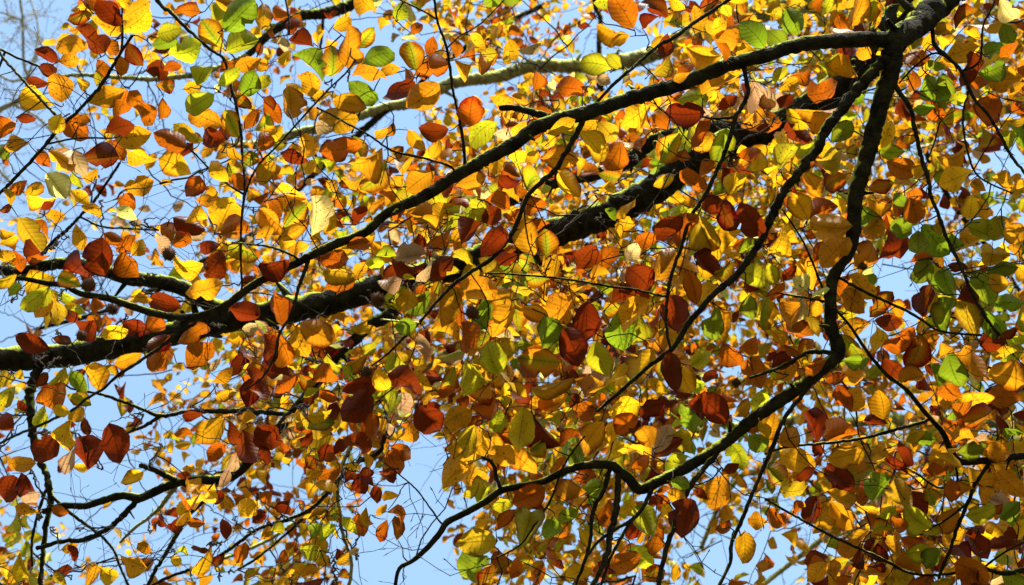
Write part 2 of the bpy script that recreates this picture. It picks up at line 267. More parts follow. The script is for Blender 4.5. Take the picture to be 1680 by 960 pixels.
LEAVES = '''
@0 0
600 125 510 10 95 R;595 95 720 20 65 O;605 155 735 65 100 Y;600 160 435 100 85 Y;460 70 355 95 65 B;520 260 405 160 100 R;525 190 560 255 45 B;425 205 297 225 80 O;290 305 203 260 65 R;290 305 380 290 55 O;280 350 190 355 55 R;245 405 140 400 55 R;270 510 145 440 100 Y;310 505 290 370 120 O;415 455 405 385 55 Y;500 440 480 365 80 M;600 380 600 298 70 B;720 340 835 320 100 R;800 340 880 310 55 B;620 435 470 500 90 O;630 440 580 560 75 B;640 440 750 580 100 B;805 480 808 560 50 B;745 225 855 205 75 G;830 270 985 255 100 L;1080 160 1040 40 120 L;1105 155 1230 25 110 G;1100 240 1010 130 100 O;1110 250 1250 200 100 L;1150 330 1260 285 75 O;970 415 1010 320 85 L;1070 425 1165 350 70 L;1200 470 1255 375 100 G;1055 460 925 540 95 L;1095 620 955 555 100 O;1175 680 1120 570 85 Y;1110 690 985 665 60 R;985 700 885 620 75 M;915 725 780 650 95 B;520 650 660 600 80 R;560 680 715 670 105 O;610 730 740 810 75 Y;400 790 550 770 110 R;620 790 540 700 70 B;310 580 420 660 105 B;350 570 425 600 60 B;300 560 270 650 55 Y;180 735 220 805 70 B;240 740 355 820 90 Y;360 740 400 850 60 P;140 700 20 710 65 O;80 580 160 590 55 R;80 600 -20 640 75 B;40 790 0 720 45 G;230 850 310 955 100 W;120 950 210 920 60 O;60 950 120 900 60 B;945 855 820 790 95 Y;990 860 940 955 70 B;1120 900 1035 815 80 Y;1140 850 1220 920 80 B;610 940 730 900 90 O;1200 820 1260 760 70 Y;1110 720 1190 760 70 O;1200 640 1260 560 80 B;1150 450 1210 530 60 B;1010 920 1060 960 60 O;785 905 840 895 45 Y;700 330 640 250 60 R;480 290 520 360 80 B;990 55 870 50 60 B;770 170 880 140 60 L;380 45 460 40 50 Y;400 0 500 15 40 B;570 0 640 20 50 Y;1050 0 1150 25 60 O;1210 30 1260 60 60 R;770 420 860 430 70 B;900 440 980 420 90 Y;350 840 370 920 60 L;400 880 470 850 60 O
@420 0
590 65 500 -15 110 O;180 170 165 85 60 R;282 230 178 195 75 R;30 150 45 20 80 O;450 335 455 160 100 O;500 240 580 145 75 Y;510 310 655 240 70 G;335 395 215 265 85 G;375 390 385 265 100 O;465 365 630 345 75 O;715 330 625 330 50 O;790 350 760 225 100 O;790 345 925 320 90 B;850 280 860 190 50 B;280 480 270 370 105 Y;270 480 345 450 50 Y;235 480 165 420 60 Y;175 590 165 440 100 O;605 500 470 430 75 G;375 495 535 520 80 O;300 585 490 590 75 O;790 405 655 490 65 R;905 415 775 520 110 O;1050 625 1060 470 130 B;1200 580 1050 670 75 L;1180 660 1155 850 85 O;950 645 820 650 80 R;380 630 265 695 45 P;235 650 255 765 95 Y;260 800 140 770 70 R;525 710 335 755 105 B;630 740 475 840 120 O;650 800 550 935 95 O;875 840 755 920 105 O;890 850 960 940 110 R;980 910 1115 880 110 O;1190 870 1260 950 80 R;85 790 15 890 75 O;0 650 90 570 80 Y;10 750 60 660 75 B;30 690 135 630 60 Y;40 490 125 590 65 B;40 475 80 520 50 R;0 290 45 345 60 O;0 430 60 380 60 L;100 300 165 265 50 Y;120 180 150 255 55 P;380 140 460 100 60 Y;690 105 720 25 60 L;760 160 810 120 45 B;240 860 295 800 50 Y;240 900 295 895 45 P;90 935 230 955 50 Y;420 890 540 870 45 O;345 890 395 935 50 O;590 680 640 620 60 O;640 680 685 630 55 B;860 790 905 720 60 O;965 740 1000 705 40 B;745 640 815 720 60 O
@840 0
600 140 510 -10 115 B;640 140 700 85 50 R;770 45 660 0 60 R;850 130 745 95 85 Y;580 180 440 145 75 O;750 290 775 175 60 R;500 330 310 290 100 L;540 340 480 270 80 L;215 430 365 440 95 B;960 160 1070 110 120 Y;1030 290 870 270 100 Y;1100 280 1120 120 70 O;1200 240 1095 280 60 Y;1060 300 1030 220 40 B;1250 230 1150 120 95 G;1070 80 1040 15 50 L;850 50 780 0 70 Y;900 170 900 50 80 O;700 370 770 300 80 M;690 510 560 610 90 Y;955 560 765 570 115 R;1000 545 905 590 40 P;975 590 875 700 60 B;830 650 720 800 140 Y;990 660 900 760 95 Y;1060 630 1010 780 90 L;1240 500 1110 680 130 O;1180 400 1240 530 90 P;1200 630 1260 630 60 R;540 700 440 900 180 B;330 790 170 780 105 O;220 850 300 960 80 Y;800 860 720 905 60 Y;820 850 930 940 90 B;1000 790 920 860 70 B;1040 830 1110 900 70 R;1110 810 1170 850 70 R;430 600 510 690 90 M;340 640 440 760 90 Y;420 590 340 680 60 O;170 660 290 600 60 Y;1060 950 1140 860 80 Y;1190 850 1230 760 60 Y;1110 770 1230 750 50 B;930 460 1030 400 110 O;1010 440 1110 370 70 Y;810 490 960 450 60 L;790 395 860 360 40 O;1010 540 1085 480 70 R;400 15 490 10 45 L;370 940 490 920 45 O
@1260 0
435 330 230 320 95 L;440 395 260 355 60 O;200 480 365 430 130 B;345 540 165 560 105 O;90 600 180 700 80 R;90 540 190 640 70 Y;0 430 40 530 50 P;30 520 110 490 60 R;110 380 200 350 80 B;0 150 80 220 110 G;90 40 150 150 90 G;20 400 80 340 70 L;410 130 470 0 80 O;500 110 520 0 60 O;275 75 300 0 40 L;240 60 260 0 60 B;270 160 400 140 50 O;50 440 130 400 80 O;380 860 275 920 130 B;180 850 250 950 80 O;240 800 385 790 100 M;165 790 270 640 70 L;310 700 400 610 80 G;50 830 130 720 80 L;30 780 80 680 70 Y;0 540 20 640 50 B;700 250 750 190 60 L;800 275 660 280 50 B;765 375 870 490 105 G;710 540 800 530 100 G;870 350 890 500 70 G;780 300 850 340 80 G;1050 220 895 275 85 Y;1010 250 985 440 85 R;1050 190 980 140 60 Y;1040 370 1150 330 90 G;1060 270 1170 230 90 G;890 500 960 480 70 L;1140 0 1210 100 110 W;1160 110 1190 210 80 G;1030 40 940 110 60 B;820 170 890 140 70 O;850 600 945 560 80 Y;1250 390 1100 390 90 O;1180 470 1250 430 60 O;1200 500 1260 560 60 B;1110 450 1070 590 60 B;1060 630 1045 740 50 O;1010 840 870 905 105 Y;970 760 850 800 70 O;580 800 700 850 110 B;550 740 600 630 60 Y;540 740 650 760 70 L;660 700 720 660 60 Y;720 880 770 820 60 Y;1000 890 1060 930 90 O;1090 870 1200 890 70 Y;820 900 870 850 60 L;1150 640 1190 720 40 L;1220 930 1260 890 60 Y;490 930 590 910 80 B;760 240 800 180 60 Y
@0 320
275 20 95 50 85 Y;90 110 185 250 100 M;170 120 230 185 65 B;220 100 305 100 60 O;200 80 270 50 30 R;60 50 40 -20 70 O;0 90 50 60 60 R;0 170 60 190 60 Y;0 240 85 200 70 Y;0 280 60 330 80 O;70 270 100 355 50 B;200 290 130 250 55 R;250 310 125 320 50 B;440 50 360 0 60 Y;505 110 435 60 65 O;570 60 655 110 80 W;580 10 695 50 60 B;415 280 380 180 75 O;515 400 495 215 140 R;505 190 585 230 55 B;670 200 595 270 65 B;650 300 700 230 65 O;690 400 625 290 85 B;760 200 800 275 50 P;460 400 310 325 80 R;400 390 460 450 70 R;945 235 790 150 105 B;850 110 985 160 75 R;1030 100 920 100 85 Y;960 30 1065 30 75 O;1070 180 1150 10 140 O;1080 190 1220 160 100 B;890 190 990 190 50 P;1080 240 990 270 70 R;1000 355 850 360 110 Y;910 490 1125 440 115 Y;1040 425 1085 290 90 R;1125 250 1260 290 80 M;1180 430 1260 440 90 R;1120 560 1260 600 140 R;890 555 745 530 85 R;650 520 740 490 90 O;590 500 650 560 70 P;720 590 800 670 80 B;600 630 745 670 75 R;500 690 630 650 75 Y;380 610 505 660 110 R;450 580 510 520 60 B;280 400 380 440 90 Y;250 450 125 545 90 L;110 460 250 400 60 Y;250 460 300 610 80 M;245 490 180 590 75 O;335 565 370 620 50 R;85 400 -20 440 70 Y;100 430 50 480 50 L;245 760 100 710 85 R;260 700 345 725 50 R;830 740 740 895 110 B;840 690 735 750 70 R;915 850 1050 700 130 B;1030 640 885 720 75 B;700 780 580 830 70 O;510 840 575 890 70 O;420 840 490 940 100 Y;350 860 420 950 85 G;330 850 260 950 75 M;70 890 0 940 70 M;240 870 190 930 50 R;70 880 120 890 40 Y;1050 930 1140 880 80 O;1200 850 1260 840 50 Y;1010 840 1080 820 50 P;1190 660 1260 640 60 P
@420 320
10 350 150 320 110 R;20 60 120 160 90 O;110 0 240 40 70 Y;50 10 130 80 60 B;280 200 310 0 115 W;140 160 230 60 90 Y;110 220 240 150 70 O;0 220 80 190 60 O;310 310 445 330 90 B;330 370 470 380 80 M;480 410 530 340 60 O;440 250 555 230 60 B;330 460 440 420 60 B;470 145 520 65 55 R;350 40 425 20 50 B;395 120 430 150 40 B;530 130 575 115 35 O;535 340 630 340 65 L;590 300 670 300 50 L;990 130 1060 20 100 L;920 170 1060 130 60 L;1110 130 1000 210 90 R;1110 130 1200 70 90 R;1130 20 1240 60 80 B;1240 170 1120 270 80 R;850 290 675 310 100 P;860 300 790 210 60 R;840 340 680 370 60 R;870 310 800 410 40 P;850 420 960 330 80 R;960 180 870 290 50 B;720 420 605 440 45 P;720 400 770 405 55 Y;750 430 745 610 55 O;830 440 795 520 50 B;740 450 645 540 90 L;860 480 680 600 130 G;680 650 790 640 60 G;920 430 890 680 130 O;980 490 1155 460 130 O;1170 500 1090 680 120 G;1260 540 1170 680 90 O;1010 620 1040 760 85 B;850 660 1000 690 70 O;1150 690 1250 700 50 P;1190 890 1130 730 110 L;1150 930 1020 850 95 L;1160 450 1250 560 110 O;130 640 90 490 105 B;215 630 375 720 115 O;80 650 190 830 130 B;50 680 90 830 70 R;190 650 230 790 55 Y;0 610 60 670 70 P;200 880 100 955 100 B;355 840 330 960 90 B;210 890 290 940 60 B;420 955 590 900 80 R;650 880 810 950 110 R;590 860 640 955 60 Y;780 890 840 955 50 O;900 960 980 890 70 O;440 850 540 800 60 O
@840 320
100 300 50 140 105 O;170 305 165 185 140 O;540 215 570 110 100 Y;510 130 470 80 35 G;610 15 535 100 25 Y;325 355 420 225 95 R;410 380 490 270 80 B;570 350 690 460 150 R;560 330 610 250 60 P;600 240 700 200 80 B;710 420 800 270 95 O;710 215 830 75 90 R;905 95 990 290 140 M;810 260 890 100 90 B;1230 200 1110 30 120 R;1020 30 1085 170 80 R;930 70 1030 30 60 R;905 280 990 400 100 R;910 350 1000 360 30 Y;1130 170 1000 330 80 Y;990 400 1080 350 80 O;870 370 910 510 75 B;1110 280 1200 230 80 L;1120 370 1250 420 90 L;1160 490 1170 605 80 G;1000 560 980 810 110 G;1080 560 1050 725 75 O;760 490 840 700 150 R;520 560 540 780 135 G;630 600 620 735 85 L;690 520 570 660 60 Y;450 570 590 520 70 O;370 520 360 740 140 R;260 650 330 810 120 R;180 600 150 745 115 G;310 490 190 620 120 O;50 550 170 590 80 O;230 825 50 805 130 O;400 720 450 865 100 L;700 760 590 940 160 Y;770 770 795 940 90 R;90 950 270 910 70 O;240 955 285 900 50 R;680 900 750 960 90 Y;880 840 970 780 70 L;860 890 940 950 70 L;660 720 760 690 80 O;820 830 860 950 70 Y;1030 730 1100 830 90 B;1120 760 1210 720 70 B;1170 800 1215 955 80 B;460 950 550 850 60 Y;490 530 600 480 70 R;610 500 680 520 60 B;60 400 170 420 90 O;220 290 190 390 70 O;270 470 340 450 60 O;380 410 460 390 60 O;1010 430 930 510 90 Y;10 500 25 650 50 O;1250 500 1210 650 80 Y
@1260 320
200 120 130 0 100 Y;200 115 320 50 85 B;200 145 380 175 110 O;260 355 370 230 100 O;225 340 290 240 60 B;490 20 600 60 100 O;705 190 600 120 100 G;690 60 620 0 80 G;700 10 740 130 60 B;760 145 860 275 110 G;740 170 740 290 70 G;440 360 550 250 120 O;540 320 715 230 130 R;560 110 470 200 60 O;470 60 510 160 70 G;700 330 820 300 70 B;800 310 750 420 85 G;850 350 890 490 95 G;800 440 740 570 95 R;880 350 960 360 80 R;1010 370 1115 520 100 G;1110 530 1230 530 100 G;1090 390 1170 470 80 O;910 505 850 650 95 G;940 520 1020 660 110 M;1060 560 1160 670 95 G;940 470 1010 520 60 R;830 490 800 580 70 O;970 150 1130 220 110 L;1120 110 1180 240 100 L;990 120 1010 0 100 Y;1060 110 1050 0 50 O;1190 300 1050 290 105 Y;1235 350 1100 350 75 G;1250 240 1180 140 90 O;1200 230 1225 330 40 O;950 190 1020 280 90 O;860 200 820 140 50 O;900 190 940 280 60 G;220 470 175 335 65 Y;70 420 120 360 80 R;80 430 10 520 80 B;160 520 90 630 110 O;200 590 250 670 80 M;90 640 270 745 110 B;400 390 500 500 95 O;500 600 590 490 80 B;370 470 470 560 90 O;350 620 480 560 80 M;350 650 510 670 90 O;360 690 470 800 90 M;370 820 510 820 70 G;540 640 540 775 40 Y;570 750 730 650 125 B;520 620 640 640 55 R;760 680 710 860 120 B;570 800 660 900 80 R;640 930 740 890 80 O;880 780 930 930 110 G;960 740 1050 900 90 O;1030 720 1150 730 110 R;1140 700 1210 660 80 R;1090 790 1205 770 75 Y;1080 870 1240 900 120 O;1250 520 1215 700 60 O;360 880 480 920 90 O;280 920 360 890 80 B;40 910 130 850 90 O;20 850 100 800 70 R;10 660 70 720 70 Y;80 740 150 770 60 B;800 820 840 930 50 G;780 720 830 700 60 B;0 330 40 420 70 L;0 190 40 230 50 R;10 300 80 220 70 Y;180 880 260 820 80 B
@0 640
65 200 0 130 80 R;180 80 320 10 110 B;260 80 330 110 50 Y;325 20 420 60 80 M;0 80 60 0 70 M;215 190 210 95 75 L;275 210 185 330 110 R;340 160 285 355 85 Y;400 230 430 385 150 R;370 280 320 400 50 P;540 160 590 325 115 R;1005 110 915 120 100 R;1105 140 965 250 125 O;955 215 880 210 60 B;1120 150 1150 260 60 R;1190 200 1240 370 120 R;1110 260 1030 320 60 B;1170 310 1145 390 40 P;60 410 20 530 90 R;110 410 140 520 90 R;30 360 140 370 70 O;190 590 95 570 75 O;110 610 185 600 60 Y;250 580 315 610 70 B;370 850 340 780 60 R;300 790 365 775 40 Y;590 810 700 870 130 O;480 860 420 950 100 O;490 880 580 940 80 Y;130 930 90 835 90 Y;360 870 280 900 60 R;260 900 310 960 50 M;750 805 695 750 70 O;820 680 890 630 70 R;770 650 815 665 45 R;1120 740 1110 650 50 R;1030 790 950 790 50 R;920 650 990 650 45 B;1160 860 1200 770 70 B;1200 920 1260 880 80 O;1040 870 1100 830 70 R;950 910 1040 800 60 Y;1180 620 1260 540 90 Y;945 420 885 420 60 R;710 400 615 440 60 Y;560 680 590 720 40 P;1190 170 1250 120 60 Y;1060 40 1140 10 60 Y;1130 390 1095 460 55 P;1090 490 1065 555 40 R;130 110 95 60 50 R;40 950 90 920 60 O;860 800 925 795 30 L;840 820 885 850 45 Y
@420 640
75 285 60 90 140 R;555 0 430 160 150 R;400 60 360 165 60 R;650 150 790 10 130 P;790 80 910 200 130 R;1060 90 940 150 110 O;1060 90 1190 40 90 B;1080 165 1010 330 100 M;1085 170 1085 365 55 Y;1160 210 1200 120 60 L;1110 190 1200 300 80 O;1040 370 920 450 120 O;920 370 1030 340 80 O;930 285 1000 310 60 O;1010 440 1140 420 80 O;1090 560 1150 440 120 L;1160 580 1260 530 70 L;1020 530 1090 460 50 M;1140 300 1260 340 100 O;1190 740 1015 750 110 M;1135 820 990 940 140 G;1260 840 1120 950 120 B;1180 680 1260 600 60 B;540 310 460 215 90 R;520 320 570 260 60 R;570 110 580 260 70 B;380 310 450 240 75 R;250 320 365 250 70 M;200 280 280 220 75 R;180 200 275 170 50 B;295 440 400 385 75 B;310 350 380 280 80 R;320 220 440 170 40 Y;250 140 350 120 60 Y;290 450 390 450 40 Y;250 430 310 400 60 O;240 330 300 380 70 B;340 350 410 330 50 B;690 380 620 450 90 R;650 290 700 400 75 B;660 270 760 330 75 B;470 500 550 440 90 R;430 450 500 390 90 R;500 420 570 390 70 R;585 460 600 540 50 R;710 510 630 500 55 Y;700 740 700 630 60 B;650 590 735 640 20 B;640 635 605 725 60 B;540 580 560 670 75 O;590 620 630 570 55 O;500 600 530 700 70 B;430 620 490 690 80 L;330 660 250 710 60 G;385 660 320 735 50 L;300 770 220 820 65 L;140 900 205 910 55 O;180 950 310 940 40 R;220 920 310 890 50 O;110 850 150 800 45 B;85 575 160 570 50 R;60 600 125 600 50 O;20 500 75 550 75 B;60 370 30 290 55 R;70 690 140 680 60 L;130 350 185 320 60 Y;290 840 350 770 80 M;400 780 430 840 50 R;450 810 500 790 50 P;395 860 450 820 60 Y;235 40 300 10 60 L;310 0 390 30 60 B;650 160 670 215 50 P;700 240 800 190 70 O;870 0 960 25 40 B;910 190 975 200 70 O;20 740 70 690 60 O
@840 640
60 80 30 275 110 M;280 20 80 80 110 O;90 110 260 350 110 R;225 400 250 340 50 B;430 90 310 120 80 B;440 150 320 330 140 Y;160 240 80 310 80 Y;120 410 0 300 90 O;640 60 500 90 110 Y;750 60 640 100 110 R;620 130 520 200 95 B;490 265 490 180 75 Y;690 335 505 240 90 Y;690 280 640 170 90 O;700 310 770 180 80 P;690 320 820 260 70 R;590 390 670 340 80 B;790 210 860 290 80 M;760 330 870 300 45 L;750 390 820 360 60 L;780 450 870 470 80 G;850 80 890 195 80 G;920 20 1090 180 150 R;940 0 900 120 60 R;1090 140 1180 70 80 O;1180 110 1250 30 60 L;1170 220 1250 290 95 G;1080 260 1150 370 90 L;1220 150 1260 220 70 Y;1060 410 980 550 110 O;1040 400 1105 380 65 R;890 490 950 530 60 R;880 530 840 700 150 R;760 500 840 540 90 Y;740 560 790 630 70 Y;620 560 690 700 100 L;600 520 540 630 75 Y;480 540 440 670 80 B;370 510 240 560 100 O;330 580 245 650 70 G;210 620 180 730 65 G;100 590 50 760 110 L;0 560 140 500 100 B;190 500 270 480 60 O;350 490 450 470 60 G;370 560 430 530 50 G;300 440 410 420 60 B;760 760 655 750 80 B;570 740 620 660 80 R;480 870 620 820 90 B;560 790 680 860 90 L;520 900 440 860 70 R;260 920 370 880 110 Y;710 510 770 490 60 B;670 570 730 520 60 R;640 920 740 890 90 B;800 950 820 880 60 Y;1260 650 1175 630 90 O;1145 690 1150 830 75 O;1060 950 1150 940 50 B;190 860 250 860 40 R;0 940 40 850 80 B;330 670 390 750 70 Y;1000 690 1080 690 50 B
@1260 640
400 110 440 -10 140 O;410 120 340 0 60 B;575 145 560 15 95 O;250 260 210 120 85 R;265 250 440 190 120 B;280 310 230 260 50 R;470 150 560 165 50 R;290 340 455 310 95 O;385 440 530 360 110 L;610 420 515 530 110 G;610 440 680 560 90 M;290 365 415 510 110 R;140 445 230 400 50 R;50 310 235 380 90 Y;60 270 160 200 90 O;0 240 40 130 70 O;0 380 80 470 90 O;60 500 200 500 90 M;240 520 200 640 80 R;260 545 255 760 95 O;290 500 460 580 80 O;310 540 400 660 80 O;0 580 70 660 100 B;530 630 610 590 70 L;800 690 675 600 115 L;860 700 780 730 60 L;710 490 765 615 85 R;790 490 840 610 80 O;930 570 840 680 95 O;970 620 1095 590 110 L;800 790 700 800 120 L;850 780 800 870 90 G;970 680 910 800 90 O;980 680 1060 810 100 R;915 840 1070 920 120 B;465 760 570 830 115 R;480 860 560 850 30 R;1000 270 1240 290 115 O;940 170 1140 120 120 B;960 260 880 150 90 B;1120 400 1250 520 130 O;1030 450 1110 430 80 O;920 540 990 480 80 O;890 420 790 420 60 B;830 400 900 380 50 O;900 440 910 530 60 B;1060 40 1230 30 90 B;830 10 930 20 70 B;920 70 1080 40 80 Y;1150 210 1230 190 90 G;1240 550 1165 620 80 G;1200 620 1260 580 70 O;1080 570 1145 570 80 B;500 700 600 650 90 O;610 700 640 800 55 O;610 620 670 670 50 B;650 240 730 340 55 R;570 340 650 400 40 R;470 900 570 890 90 O;570 940 720 920 80 M;290 850 210 930 80 O;190 880 260 850 60 B;270 880 360 900 60 O;210 950 290 930 50 R;330 945 410 940 50 B;290 780 340 740 70 L;410 860 460 835 45 R;420 520 460 450 40 Y;1060 690 1150 740 90 Y;1170 740 1210 690 50 R;1090 780 1190 770 50 R;1200 740 1260 640 60 Y;1090 955 1170 910 50 P;1150 890 1240 950 80 G;1040 850 1110 880 60 Y;135 610 160 560 40 B;800 950 890 920 70 O
'''
